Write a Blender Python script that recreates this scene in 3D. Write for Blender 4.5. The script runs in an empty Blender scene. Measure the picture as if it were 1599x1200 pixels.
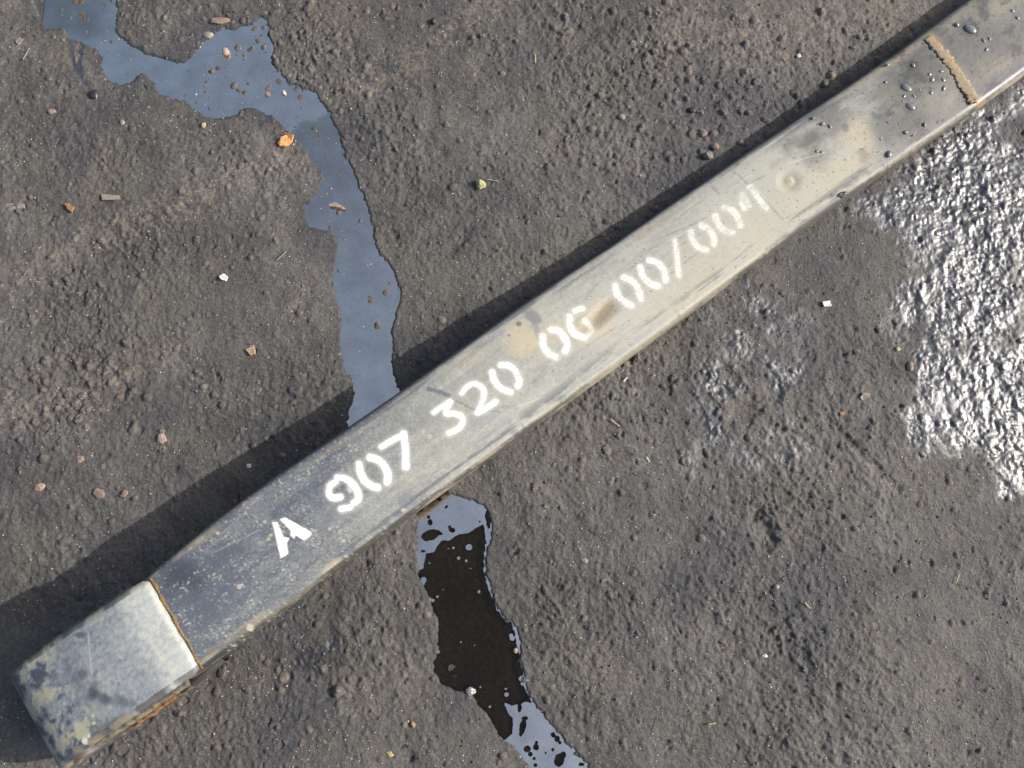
import bpy, bmesh, math, random
import numpy as np
from mathutils import Vector, Matrix, noise as mnoise

# ------------------------------------------------------------------ camera, sky, sun, exposure
scene = bpy.context.scene
C = scene.collection
W_PX, H_PX = 1599.0, 1200.0
LENS = 28.3
FPX = LENS / 36.0 * W_PX
TILT = math.radians(10.0)
CAM_H = 0.56

cam_d = bpy.data.cameras.new("camera")
cam_d.lens = LENS; cam_d.sensor_width = 36.0; cam_d.clip_start = 0.01; cam_d.clip_end = 100
cam = bpy.data.objects.new("camera", cam_d); C.objects.link(cam)
cam.location = (0, 0, CAM_H); cam.rotation_euler = (TILT, 0, 0)
scene.camera = cam

SUN_EL = math.radians(30.0)
SUN_AZ = math.radians(4.0)          # from +x (right of the picture) towards +y (top)
world = bpy.data.worlds.new("World"); scene.world = world; world.use_nodes = True
wn = world.node_tree; bg = wn.nodes["Background"]
sky = wn.nodes.new("ShaderNodeTexSky"); sky.sky_type = 'NISHITA'; sky.sun_disc = False
sky.sun_elevation = SUN_EL; sky.sun_rotation = math.pi / 2 - SUN_AZ
sky.air_density = 1.0; sky.dust_density = 5.0; sky.ozone_density = 1.0
wn.links.new(sky.outputs[0], bg.inputs[0]); bg.inputs[1].default_value = 0.15

sun_d = bpy.data.lights.new("sun", 'SUN'); sun_d.energy = 4.3; sun_d.angle = math.radians(0.5)
sun_d.color = (1.0, 0.985, 0.96)
sun = bpy.data.objects.new("sun", sun_d); C.objects.link(sun)
sv = Vector((math.cos(SUN_EL) * math.cos(SUN_AZ), math.cos(SUN_EL) * math.sin(SUN_AZ), math.sin(SUN_EL)))
sun.rotation_euler = sv.to_track_quat('Z', 'Y').to_euler(); sun.location = sv * 3

scene.view_settings.view_transform = 'Standard'
scene.view_settings.look = 'None'
scene.view_settings.gamma = 1.0
scene.view_settings.exposure = 0.68
scene.view_settings.use_curve_mapping = False

rng = np.random.default_rng(7)
random.seed(7)

# ------------------------------------------------------------------ small maths helpers
ct, st = math.cos(TILT), math.sin(TILT)
def unproj(u, v, z=0.0):
    """photo pixel -> world point on the plane z"""
    u = np.asarray(u, float); v = np.asarray(v, float)
    xc = (u - W_PX / 2) / FPX; yc = (H_PX / 2 - v) / FPX
    s = (CAM_H - z) / (ct - yc * st)
    return xc * s, (yc * ct + st) * s
def proj(x, y, z):
    dz = z - CAM_H
    yc = y * ct + dz * st; zc = -y * st + dz * ct
    return x / -zc * FPX + W_PX / 2, H_PX / 2 - yc / -zc * FPX
def lin(r, g, b):
    f = lambda c: ((c / 255 + 0.055) / 1.055) ** 2.4 if c > 10 else c / 255 / 12.92
    return np.array([f(r), f(g), f(b)])
def sstep(a, b, x):
    t = np.clip((x - a) / (b - a), 0, 1); return t * t * (3 - 2 * t)

def _h(ix, iy, seed):
    h = (ix.astype(np.uint32) * np.uint32(374761393) + iy.astype(np.uint32) * np.uint32(668265263)
         + np.uint32(seed * 2246822519 & 0xffffffff))
    h = (h ^ (h >> np.uint32(13))) * np.uint32(1274126177)
    return h ^ (h >> np.uint32(16))
_ang = np.arange(256) * (2 * math.pi / 256)
_gx, _gy = np.cos(_ang).astype(np.float32), np.sin(_ang).astype(np.float32)
def perlin(x, y, seed=0):
    x = np.asarray(x, np.float64); y = np.asarray(y, np.float64)
    x0 = np.floor(x); y0 = np.floor(y)
    fx = (x - x0).astype(np.float32); fy = (y - y0).astype(np.float32)
    ix = x0.astype(np.int64); iy = y0.astype(np.int64)
    u = fx * fx * fx * (fx * (fx * 6 - 15) + 10); v = fy * fy * fy * (fy * (fy * 6 - 15) + 10)
    def g(dx, dy):
        k = (_h(ix + dx, iy + dy, seed) & np.uint32(255)).astype(np.int64)
        return _gx[k] * (fx - dx) + _gy[k] * (fy - dy)
    a = g(0, 0); b = g(1, 0); c = g(0, 1); d = g(1, 1)
    p = a + (b - a) * u; q = c + (d - c) * u
    return (p + (q - p) * v) * 1.5
def fbm(x, y, seed=0, oct=4, gain=0.5):
    s = 0; a = 1.0; n = 0
    for o in range(oct):
        s = s + a * perlin(x * 2 ** o, y * 2 ** o, seed + o * 17); n += a; a *= gain
    return s / n
def sdf_poly(u, v, pts):
    """signed distance in pixels to a closed outline, negative inside"""
    pts = np.asarray(pts, float); d2 = np.full(u.shape, 1e12); ins = np.zeros(u.shape, bool)
    for (x0, y0), (x1, y1) in zip(pts, np.roll(pts, -1, axis=0)):
        ex, ey = x1 - x0, y1 - y0
        t = np.clip(((u - x0) * ex + (v - y0) * ey) / (ex * ex + ey * ey + 1e-9), 0, 1)
        d2 = np.minimum(d2, (u - x0 - t * ex) ** 2 + (v - y0 - t * ey) ** 2)
        if y0 != y1:
            ins ^= ((y0 > v) != (y1 > v)) & (u < (x1 - x0) * (v - y0) / (y1 - y0) + x0)
    d = np.sqrt(d2)
    return np.where(ins, -d, d)
def dist_line(u, v, pts):
    d2 = np.full(u.shape, 1e12)
    for (x0, y0), (x1, y1) in zip(pts[:-1], pts[1:]):
        ex, ey = x1 - x0, y1 - y0
        t = np.clip(((u - x0) * ex + (v - y0) * ey) / (ex * ex + ey * ey + 1e-9), 0, 1)
        d2 = np.minimum(d2, (u - x0 - t * ex) ** 2 + (v - y0 - t * ey) ** 2)
    return np.sqrt(d2)
def blob(u, v, cx, cy, rx, ry, ang=0, soft=0.35, nz=None, amp=0.3):
    """soft elliptical patch, 1 inside; nz roughens its border; ang in degrees, counter-clockwise on the picture"""
    a = math.radians(ang); du = u - cx; dv = v - cy
    p = (du * math.cos(a) - dv * math.sin(a)) / rx; q = (du * math.sin(a) + dv * math.cos(a)) / ry
    r = np.sqrt(p * p + q * q)
    if nz is not None: r = r + nz * amp
    return 1 - sstep(1 - soft, 1 + soft, r)
def mixc(col, c2, m):
    return col + (np.asarray(c2)[None, :] - col) * m[:, None]

# ------------------------------------------------------------------ scene helpers
def tag(o, label=None, cat=None, group=None, kind=None):
    if label: o["label"] = label
    if cat: o["category"] = cat
    if group: o["group"] = group
    if kind: o["kind"] = kind
    return o
def link(name, me, mat=None, parent=None):
    o = bpy.data.objects.new(name, me); C.objects.link(o)
    if mat: me.materials.append(mat)
    if parent: o.parent = parent
    return o
def mesh_fast(name, co, quads, cols=None, attrs=None, smooth=True):
    me = bpy.data.meshes.new(name)
    co = np.ascontiguousarray(co, np.float32); quads = np.ascontiguousarray(quads, np.int32)
    k = quads.shape[1]
    me.vertices.add(len(co)); me.vertices.foreach_set("co", co.ravel())
    me.loops.add(quads.size); me.loops.foreach_set("vertex_index", quads.ravel())
    me.polygons.add(len(quads))
    me.polygons.foreach_set("loop_start", np.arange(len(quads), dtype=np.int32) * k)
    me.update(calc_edges=True)
    if smooth: me.polygons.foreach_set("use_smooth", np.ones(len(quads), bool))
    if cols is not None:
        a = me.attributes.new("Col", 'FLOAT_COLOR', 'POINT')
        a.data.foreach_set("color", np.concatenate([cols, np.ones((len(cols), 1))], 1).astype(np.float32).ravel())
    for n, arr in (attrs or {}).items():
        a = me.attributes.new(n, 'FLOAT', 'POINT'); a.data.foreach_set("value", np.asarray(arr, np.float32).ravel())
    me.validate()
    return me
def grid_quads(nr, nc, wrap=False):
    i = np.arange(nr - 1)[:, None]; j = np.arange(nc if wrap else nc - 1)[None, :]
    j2 = (j + 1) % nc
    a = i * nc + j; b = i * nc + j2; c = (i + 1) * nc + j2; d = (i + 1) * nc + j
    return np.stack([a, b, c, d], -1).reshape(-1, 4)

class NT:
    """tiny node-tree helper"""
    def __init__(s, name):
        s.m = bpy.data.materials.new(name); s.m.use_nodes = True; s.t = s.m.node_tree
        s.b = s.t.nodes["Principled BSDF"]; s.out = s.t.nodes["Material Output"]
    def n(s, typ, **kw):
        nd = s.t.nodes.new(typ)
        for k, v in kw.items(): setattr(nd, k, v)
        return nd
    def l(s, a, b): s.t.links.new(a, b)
    def val(s, sock, v):
        if hasattr(v, "is_linked") or isinstance(v, bpy.types.NodeSocket): s.l(v, sock)
        else: sock.default_value = v
    def coord(s): return s.n("ShaderNodeTexCoord").outputs["Object"]
    def attr(s, name): 
        a = s.n("ShaderNodeAttribute"); a.attribute_name = name; return a
    def noise(s, scale, detail=2, rough=0.5, vec=None):
        nd = s.n("ShaderNodeTexNoise"); nd.inputs["Scale"].default_value = scale
        nd.inputs["Detail"].default_value = detail; nd.inputs["Roughness"].default_value = rough
        s.l(vec if vec is not None else s.coord(), nd.inputs["Vector"]); return nd.outputs["Fac"]
    def ramp(s, fac, a, b, lo=0.0, hi=1.0):
        nd = s.n("ShaderNodeMapRange"); nd.interpolation_type = 'SMOOTHSTEP'
        s.l(fac, nd.inputs["Value"]); nd.inputs["From Min"].default_value = a; nd.inputs["From Max"].default_value = b
        nd.inputs["To Min"].default_value = lo; nd.inputs["To Max"].default_value = hi; return nd.outputs[0]
    def math(s, op, a, b=0.0):
        nd = s.n("ShaderNodeMath"); nd.operation = op; s.val(nd.inputs[0], a); s.val(nd.inputs[1], b); return nd.outputs[0]
    def mix(s, fac, a, b, mode='MIX'):
        nd = s.n("ShaderNodeMix"); nd.data_type = 'RGBA'; nd.blend_type = mode
        s.val(nd.inputs[0], fac)
        for sock, v in ((nd.inputs[6], a), (nd.inputs[7], b)):
            if isinstance(v, (tuple, list, np.ndarray)): sock.default_value = (*[float(q) for q in v][:3], 1)
            else: s.l(v, sock)
        return nd.outputs[2]
    def bump(s, h, dist, strength=1.0, normal=None):
        nd = s.n("ShaderNodeBump"); nd.inputs["Distance"].default_value = dist
        s.val(nd.inputs["Strength"], strength); s.l(h, nd.inputs["Height"])
        if normal is not None: s.l(normal, nd.inputs["Normal"])
        return nd.outputs[0]

def simple_mat(name, rgb, rough=0.8, var=0.35, scale=400, spec=0.4, bumpd=0.0004, rgb2=None):
    t = NT(name); n1 = t.noise(scale, 4, 0.6)
    c1 = np.asarray(rgb) * (1 - var); c2 = np.asarray(rgb2 if rgb2 is not None else rgb) * (1 + var)
    t.l(t.mix(t.ramp(n1, .3, .7), c1, c2), t.b.inputs["Base Color"])
    t.b.inputs["Roughness"].default_value = rough; t.b.inputs["Specular IOR Level"].default_value = spec
    t.l(t.bump(t.noise(scale * 2.2, 3), bumpd), t.b.inputs["Normal"])
    return t.m

# ================================================================== PUDDLE OUTLINE (photo pixels at ground level)
PUDDLE = [(50,0),(62,30),(75,45),(100,45),(110,62),(150,75),(158,85),(163,115),(172,128),(190,133),(205,128),(215,117),
 (225,115),(240,130),(250,148),(270,155),(290,158),(305,170),(325,183),(350,182),(370,180),(385,170),(400,170),(425,180),
 (440,192),(455,208),(475,230),(485,250),(500,262),(507,280),(495,302),(475,323),(477,340),(483,352),(500,358),(515,362),
 (525,372),(527,385),(527,400),(520,420),(518,440),(523,460),(528,478),(533,500),(532,520),(530,545),(535,565),(540,580),
 (548,592),(553,605),(552,620),(545,640),(541,658),(548,690),(590,745),(648,795),(655,812),(652,840),(652,870),(655,900),
 (668,930),(675,950),(683,970),(685,995),(683,1020),(676,1035),(676,1050),(688,1070),(710,1078),(735,1082),(745,1100),
 (760,1115),(770,1130),(780,1150),(800,1165),(815,1178),(828,1200),(845,1260),(870,1320),(990,1320),(950,1260),(915,1200),(905,1180),
 (885,1158),(865,1140),(850,1120),(838,1105),(828,1090),(822,1075),(818,1050),(812,1030),(810,1000),(808,985),(800,972),
 (785,962),(775,945),(768,930),(762,905),(757,890),(757,870),(762,850),(766,835),(768,815),(762,800),(750,788),(735,780),
 (715,776),(700,772),(688,755),(655,700),(632,640),(622,605),(615,590),(611,565),(613,545),(612,520),(615,505),(618,490),
 (623,475),(624,455),(620,440),(613,425),(603,410),(592,395),(585,375),(580,355),(575,330),(568,305),(560,290),(548,260),
 (540,245),(533,225),(528,205),(520,190),(510,175),(503,162),(490,145),(475,138),(455,133),(442,120),(430,105),(425,90),
 (424,70),(420,55),(418,30),(405,30),(395,40),(375,45),(350,48),(330,55),(315,70),(300,90),(285,98),(270,98),(255,92),
 (235,87),(215,80),(200,70),(183,55),(180,40),(182,20),(181,0),(185,-60),(40,-60)]

# ================================================================== GROUND
def axis(lo, hi, step, far):
    core = np.arange(lo, hi + step / 2, step); ext = []; p = step; x = 0
    while x < far:
        p *= 1.22; x += p; ext.append(x)
    ext = np.array(ext)
    return np.concatenate([lo - ext[::-1], core, hi + ext])
STEP = 0.00085
gx = axis(-0.43, 0.43, STEP, 3.0); gy = axis(-0.185, 0.44, STEP, 3.0)
GX, GY = np.meshgrid(gx, gy); x = GX.ravel(); y = GY.ravel()
U, V = proj(x, y, np.zeros_like(x))
behind = (-y * st - CAM_H * ct) > -0.05
U = np.where(behind, 9e3, U); V = np.where(behind, 9e3, V)
U = np.clip(U, -4000, 9000); V = np.clip(V, -4000, 9000)
near = (U > -150) & (U < 1750) & (V > -150) & (V < 1350)
sd = np.full(x.shape, 400.0); sd[near] = sdf_poly(U[near], V[near], PUDDLE)
mm = 1000.0
n_low = fbm(x * 9, y * 9, 1, 3); n_mid = fbm(x * 38, y * 38, 2, 3)
n_cl = fbm(x * 110, y * 110, 3, 3, .6); n_f = fbm(x * 330, y * 330, 4, 2, .6)
# worn, smeared direction of the yard surface: slightly stretched clods
n_cl2 = fbm((x * .8 + y * .6) * 170, (y * .8 - x * .6) * 95, 5, 3, .6)
sdn = sd + n_mid * 3 + n_cl * 3.0 + n_f * 2.0
deepw = .24 + .76 * sstep(560, 760, V) - .045 * sstep(260, 200, V) - .05 * sstep(200, 150, U)
shore = np.clip(np.abs(sd) / 45, 0, 1)
rough_zone = np.clip(.75 + 1.3 * fbm(x * 8, y * 8, 9, 3), .3, 1.9)
hgt = (np.where(sdn < 0, np.maximum(-3.4 * deepw, sdn * .22), np.minimum(.9, sdn * .35) + 1.7 * sstep(0, 70, sdn))
       + shore * (1.8 * n_low + 1.2 * n_mid) + (0.45 + .55 * shore) * rough_zone * (0.95 * n_cl + 1.0 * n_cl2 + .62 * n_f)
       - (0.25 + .75 * shore) * .5 * rough_zone * np.clip(.16 - np.abs(n_cl2), 0, 1) * 7 * sstep(-.25, .35, fbm(x * 22, y * 22, 12, 2)))
# local dents and grooves
for (cx, cy, rx, ry, a, d) in [(1192,828,16,28,20,3.2),(1165,640,26,14,35,2.2),(1205,615,14,20,0,1.6),(640,1180,9,8,0,1.2),
    (90,960,26,16,0,1.0),(1210,60,14,9,0,1.6),(470,480,20,10,30,1.2),(720,375,24,10,50,1.4),(1130,600,20,12,20,1.4),(880,210,14,8,0,1.1)]:
    hgt -= d * blob(U, V, cx, cy, rx, ry, a, .6, n_cl, .5)
hgt -= 1.3 * (1 - sstep(2, 10, dist_line(U, V, [(1290,655),(1345,712),(1400,765)]) + n_cl * 4))
hgt -= .8 * (1 - sstep(2, 8, dist_line(U, V, [(548,75),(556,88),(554,102)]) + n_cl * 3))
col = np.tile(lin(90, 88, 86), (len(x), 1)) * 1.0
tone = 1 + .42 * n_low + .34 * n_mid + .22 * n_cl + .20 * n_f
col *= np.clip(tone, .42, 1.8)[:, None]
col = mixc(col, lin(102, 98, 90), sstep(.0, .45, fbm(x * 14, y * 14, 21, 4)) * .6)
col = mixc(col, lin(70, 70, 74), sstep(.0, .4, fbm(x * 11, y * 11, 22, 4)) * .75)
# sandy smears left by wheels
def band(pts, w, nzs):
    return (1 - sstep(.1, 1, dist_line(U, V, pts) / w + nzs))
sand = np.zeros_like(x)
for pts, w in [([(520,165),(600,125),(700,55),(800,-20)], 42), ([(40,430),(180,360),(320,310),(470,235)], 46), ([(0,660),(160,600),(260,560)], 40),
               ([(1050,60),(1250,60),(1420,20)], 90)]:
    sand = np.maximum(sand, band(pts, w, .5 * n_mid + .6 * n_cl))
sand *= sstep(-.35, .5, n_cl + .6 * n_f)
col = mixc(col, lin(136, 126, 113), sand * .6)
# rounded stones pressed into the dirt (too small to pick up): a bump in the sheet with its own tint
ns = 6400
sx = rng.uniform(-.44, .44, ns); sy = rng.uniform(-.19, .44, ns); sr = .0009 + .0021 * rng.random(ns) ** 3
for k0, k1, cu_, cv_, su_, sv2 in [(0, 420, 1120, 170, 150, 80), (420, 640, 110, 610, 110, 45), (640, 820, 480, 60, 70, 60), (820, 1000, 1040, 600, 120, 90), (1000, 1150, 300, 1010, 140, 90)]:
    a_u = rng.normal(cu_, su_, k1 - k0); a_v = rng.normal(cv_, sv2, k1 - k0)
    sx[k0:k1], sy[k0:k1] = unproj(a_u, a_v, 0); sr[k0:k1] = .001 + .0030 * rng.random(k1 - k0) ** 2.2
pal = np.array([lin(112,100,94), lin(98,94,91), lin(124,117,106), lin(82,79,78), lin(108,92,84), lin(106,101,96)])
i0 = int(np.searchsorted(gx, -.43)); j0 = int(np.searchsorted(gy, -.185)); NX = len(gx); NY = len(gy)
hg = hgt.reshape(NY, NX); cg = col.reshape(NY, NX, 3)
for k in range(ns):
    r = sr[k]; ia = np.searchsorted(gx, sx[k] - r * 1.3); ib = np.searchsorted(gx, sx[k] + r * 1.3)
    ja = np.searchsorted(gy, sy[k] - r * 1.3); jb = np.searchsorted(gy, sy[k] + r * 1.3)
    if ib - ia < 2 or jb - ja < 2: continue
    a = rng.uniform(0, 3.14); e = rng.uniform(.6, 1)
    dx = gx[None, ia:ib] - sx[k]; dy = gy[ja:jb, None] - sy[k]
    p = (dx * math.cos(a) + dy * math.sin(a)) / r; q = (-dx * math.sin(a) + dy * math.cos(a)) / (r * e)
    d = np.clip(1 - p * p - q * q, 0, 1)
    hg[ja:jb, ia:ib] += np.sqrt(d) * r * mm * rng.uniform(.2, .5) - .25 * np.exp(-((np.sqrt(p*p+q*q) - 1.05) / .18) ** 2)
    w = (sstep(0, .35, d) * rng.uniform(.1, .75))[..., None]
    cg[ja:jb, ia:ib] = cg[ja:jb, ia:ib] * (1 - w) + pal[rng.integers(len(pal))] * w
hgt = hg.ravel(); col = cg.reshape(-1, 3)
npit = 2600
for k in range(npit):
    px_, py_ = rng.uniform(-.43, .43), rng.uniform(-.18, .43); r = .0008 + .0030 * rng.random() ** 2.5
    ia, ib = np.searchsorted(gx, [px_ - r * 1.3, px_ + r * 1.3]); ja, jb = np.searchsorted(gy, [py_ - r * 1.3, py_ + r * 1.3])
    if ib - ia < 2 or jb - ja < 2: continue
    a = rng.uniform(0, 3.14); e = rng.uniform(.25, .8)
    dx = gx[None, ia:ib] - px_; dy = gy[ja:jb, None] - py_
    p = (dx * math.cos(a) + dy * math.sin(a)) / r; q = (-dx * math.sin(a) + dy * math.cos(a)) / (r * e)
    hgt.reshape(NY, NX)[ja:jb, ia:ib] -= sstep(0, .8, np.clip(1 - p * p - q * q, 0, 1)) * rng.uniform(.3, 1.3) * min(1, r / .002)
# wet, oily ground that glitters
WET = [(1335,318),(1400,268),(1540,165),(1640,100),(1800,60),(1800,860),(1640,800),(1600,770),(1548,785),(1545,735),(1500,712),(1432,715),(1408,655),(1412,590),(1432,520),
       (1398,500),(1375,462),(1420,430),(1398,385),(1352,345)]
wet = np.zeros_like(x)
wnz = fbm(x * 30, y * 30, 31, 4, .6)
wet[near] = 1 - sstep(-26, 16, sdf_poly(U[near], V[near], WET) + wnz[near] * 40 + n_cl[near] * 16 + n_f[near] * 8)
wet *= 1 - .8 * blob(U, V, 1592, 205, 34, 24, 0, .5, wnz, .8)
wet *= 1 - .55 * sstep(.05, .5, fbm(x * 26, y * 26, 33, 4))
semi = np.zeros_like(x)
for (cx, cy, rx, ry, a, s) in [(1165,540,62,60,0,.75),(1120,625,70,62,20,.7),(1215,575,55,70,-20,.7),(1225,690,60,50,0,.6),(1110,720,55,60,30,.55),
                               (1400,520,40,40,0,.5),(1150,800,70,50,0,.25),(1245,505,40,30,0,.5),(1340,640,36,26,0,.35),(1110,400,40,18,35,.15)]:
    semi = np.maximum(semi, s * blob(U, V, cx, cy, rx, ry, a, .6, wnz, 1.3))
semi *= 1 - .9 * blob(U, V, 1165, 642, 38, 28, 30, .4, wnz, .8)
semi *= sstep(-.5, .2, fbm(x * 60, y * 60, 34, 3))
wet = np.maximum(wet, np.clip(semi * .95, 0, .8))
for pts, w, s in [([(1163,430),(1165,452)], 6, 1), ([(1430,456),(1456,460)], 9, 1), ([(957,850),(955,880),(953,920)], 4, .8), ([(470,1030),(500,1018),(528,1000)], 13, .8),
                  ([(480,1050),(520,1040)], 9, .6), ([(110,60),(116,90),(124,116)], 4, .9), ([(131,68),(127,100),(128,116),(138,134)], 5, 1), ([(55,5),(75,30)], 12, .7)]:
    wet = np.maximum(wet, s * (1 - sstep(.4, 1, dist_line(U, V, pts) / w + .5 * n_cl)))
damp = 1 - sstep(0, 6, sd + n_cl * 6 + n_mid * 4)
blackw = np.maximum(damp * .55 * (sd > -3), wet * .75)
col = mixc(col, lin(44, 48, 56), np.minimum(blackw * 1.15, .85))
under = sstep(0, -6, sd)
col = mixc(col, lin(96, 78, 56), under * .6 * sstep(-.3, .5, n_cl))
oilspot = blob(U, V, 500, 1030, 44, 24, 15, .6, wnz, 1.2)
col = mixc(col, lin(40, 38, 38), oilspot * .6)
col = np.clip(col * .63, .004, .6)
hgt = hgt + wet * (.05 * n_f + .3 * n_cl + .1 * n_cl2)
z_ground = hgt / mm
far_w = sstep(.55, 1.2, np.sqrt(x ** 2 + (y - .12) ** 2))
z_ground = z_ground * (1 - far_w) + .0026 * far_w

def ground_z(px, py):
    i = np.clip(np.searchsorted(gx, px) - 1, 0, NX - 2); j = np.clip(np.searchsorted(gy, py) - 1, 0, NY - 2)
    zz = z_ground.reshape(NY, NX)
    tx = (px - gx[i]) / (gx[i + 1] - gx[i]); ty = (py - gy[j]) / (gy[j + 1] - gy[j])
    return (zz[j, i] * (1 - tx) + zz[j, i + 1] * tx) * (1 - ty) + (zz[j + 1, i] * (1 - tx) + zz[j + 1, i + 1] * tx) * ty

t = NT("packed_oily_dirt")
ca = t.attr("Col"); wa = t.attr("Wet")
nf = t.noise(2100, 3, .7); nm = t.noise(420, 4, .6)
c = t.mix(t.ramp(nf, .25, .75), (.50, .50, .51), (1.58, 1.56, 1.50))
c = t.mix(1.0, ca.outputs["Color"], c, 'MULTIPLY')
c2 = t.mix(t.ramp(nm, .3, .7), (.78, .78, .80), (1.22, 1.20, 1.16))
c = t.mix(1.0, c, c2, 'MULTIPLY')
spk = t.noise(2600, 1, .5)
c = t.mix(t.ramp(spk, .70, .80, 0, .5), c, (.36, .33, .29))
t.l(c, t.b.inputs["Base Color"])
wf = wa.outputs["Fac"]
rr = t.ramp(wf, .0, 1.0, .60, .36)
t.l(rr, t.b.inputs["Roughness"])
t.l(t.ramp(wf, 0, 1, .30, .72), t.b.inputs["Specular IOR Level"]); t.l(t.ramp(wf, .1, 1, 1.45, 1.58), t.b.inputs["IOR"])
dry = t.ramp(wf, .2, .8, 1.0, 0.0)
b0 = t.bump(t.noise(760, 4, .65), .00030, t.ramp(wf, .2, .8, 0.0, 1.0))
b1 = t.bump(t.noise(520, 4, .65), .0016, t.math('ADD', t.math('MULTIPLY', dry, .55), .16), b0)
b2 = t.bump(t.noise(1900, 2, .6), .0006, t.math('MULTIPLY', dry, .8), b1)
t.l(b2, t.b.inputs["Normal"])
MAT_GROUND = t.m
ground = link("ground", mesh_fast("ground", np.stack([x, y, z_ground], 1), grid_quads(NY, NX), col, {"Wet": wet}), MAT_GROUND)
tag(ground, "dark packed oily dirt of the yard under the leaf spring", None, None, "structure")

# ================================================================== WATER with its floating oil film
wx = np.arange(-.36, .08, .00055); wy = np.arange(-.26, .46, .00055)
WX, WY = np.meshgrid(wx, wy); ux, uy = WX.ravel(), WY.ravel()
wu, wv = proj(ux, uy, np.zeros_like(ux))
wsd = sdf_poly(wu, wv, PUDDLE)
a_, b_ = fbm(ux * 60, uy * 60, 41, 3), fbm(ux * 230, uy * 230, 42, 3)
CLEAR = [(754,820),(742,825),(729,834),(714,835),(703,843),(690,845),(681,853),(678,862),(666,866),(665,877),(660,888),(653,892),
         (636,900),(645,1000),(650,1060),(720,1100),(760,1140),(783,1162),(785,1157),(800,1147),(801,1122),(791,1113),(788,1098),(800,1102),(813,1100),
         (820,1097),(831,1097),(845,1080),(830,1000),(800,950),(775,890),(760,850)]
csd = sdf_poly(wu, wv, CLEAR)
film = sstep(-1.2, 1.2, csd + b_ * 3.0 + a_ * 1.2)
rim = sstep(-3.0, -1.6, wsd + b_ * 4 + a_ * 3) * (wu > (wv - 250) * .22 + 590)
film = np.maximum(film, rim * .95)
for (cx, cy, rx, ry, a) in [(671,816,4,5,0),(669,808,2.5,3,0),(706,828,5,4,0),(702,823,2.5,2.5,0),(672,836,15,8,18),(684,832,9,3,-25),(686,780,3.5,3,0),(697,792,3,2,45),
        (749,815,1.6,1.6,0),(762,812,4,15,8),(816,1137,5,14,-15),(820,1122,5,3,0),(823,1170,6,5,20),(828,1178,4,4,0),(837,1167,5,5,0),(838,1160,2.5,2.5,0),(873,1187,8,11,-15),(880,1179,4,5,0),
        (864,1148,4,4,0),(870,1154,4,5,0),(874,1160,3,3,0),(863,1171,2.5,2.5,0),(852,1176,2,2,0),(811,1106,3.5,7,0),(788,1138,8,3,30),(905,1180,3,3,0),(908,1194,5,3,0),(834,1185,2.5,2.5,0),(836,1195,3,3,0),(656,795,4,4,0),(660,861,4,2,0)]:
    film = np.minimum(film, 1 - blob(wu, wv, cx, cy, rx, ry, a, .15, b_, .35))
for (cx, cy, r) in [(732,855,5),(708,856,1.8),(716,872,2.4),(728,876,2.2),(748,924,2.2),(661,906,4.5),(660,912,3),(671,936,2.6),(676,938,2.8),(666,930,1.8),(800,997,4),(798,993,3),(791,1085,3.4),(748,925,2),(700,857,1.3),
                    (671,880,1.3),(655,1010,2.5),(684,1018,3),(790,1076,2),(765,1104,2),(720,1003,1.3),(741,1008,1.3),(750,1073,1.6),(692,921,1.1),(706,1045,1.2),(735,888,1.0),(683,932,2),(814,1060,4),(816,1068,3)]:
    film = np.maximum(film, blob(wu, wv, cx, cy, r, r, 0, .2, b_, .25))
# thickness of the film: bright upper sheet, duller sheet further down, scummy top-left corner
duller = sdf_poly(wu, wv, [(455,207),(472,188),(490,190),(520,172),(640,160),(640,420),(600,480),(480,480),(440,300)])
thick = 1 - .30 * sstep(3, -3, duller + b_ * 5) * (1 - sstep(200, 470, wv) * .8)
thick *= 1 - .35 * sstep(200, 130, wu) * sstep(80, 40, wv)
thick = np.where(wv > 740, 1.0, thick * .94) * (1 + .20 * a_ + .05 * b_)
speck = fbm(ux * 900, uy * 900, 47, 2)
thick *= 1 - .5 * sstep(.42, .6, speck) * (wv < 700)
keep = wsd < 9
idm = np.arange(len(ux)).reshape(WX.shape); kg = keep.reshape(WX.shape)
cell = kg[:-1, :-1] & kg[1:, :-1] & kg[:-1, 1:] & kg[1:, 1:]
q = np.stack([idm[:-1, :-1][cell], idm[:-1, 1:][cell], idm[1:, 1:][cell], idm[1:, :-1][cell]], 1)
used = np.unique(q); remap = np.zeros(len(ux), np.int64); remap[used] = np.arange(len(used))
wz = .00006 * fbm(ux * 25, uy * 25, 43, 2)
t = NT("oil_filmed_water")
t.t.nodes.remove(t.b)
fa = t.attr("Film").outputs["Fac"]; th = t.attr("Thick").outputs["Fac"]
tr = t.n("ShaderNodeBsdfTransparent"); tr.inputs[0].default_value = (.97, .85, .64, 1)
gl = t.n("ShaderNodeBsdfGlossy"); gl.inputs["Roughness"].default_value = .03; gl.inputs["Color"].default_value = (1, 1, 1, 1)
fr = t.n("ShaderNodeFresnel"); fr.inputs[0].default_value = 1.33
clear = t.n("ShaderNodeMixShader"); t.l(fr.outputs[0], clear.inputs[0]); t.l(tr.outputs[0], clear.inputs[1]); t.l(gl.outputs[0], clear.inputs[2])
fg = t.n("ShaderNodeBsdfGlossy"); fg.inputs["Roughness"].default_value = .12
fcol = t.mix(1.0, (1.0, .885, .73), (1, 1, 1), 'MULTIPLY')
vm = t.n("ShaderNodeVectorMath"); vm.operation = 'SCALE'; t.l(fcol, vm.inputs[0]); t.l(th, vm.inputs["Scale"]); t.l(vm.outputs[0], fg.inputs["Color"])
t.l(t.bump(t.noise(45, 4, .6), .0006, .5), fg.inputs["Normal"])
ft = t.n("ShaderNodeBsdfTransparent"); ft.inputs[0].default_value = (.5, .46, .4, 1)
fm = t.n("ShaderNodeMixShader"); fm.inputs[0].default_value = .94
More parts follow.
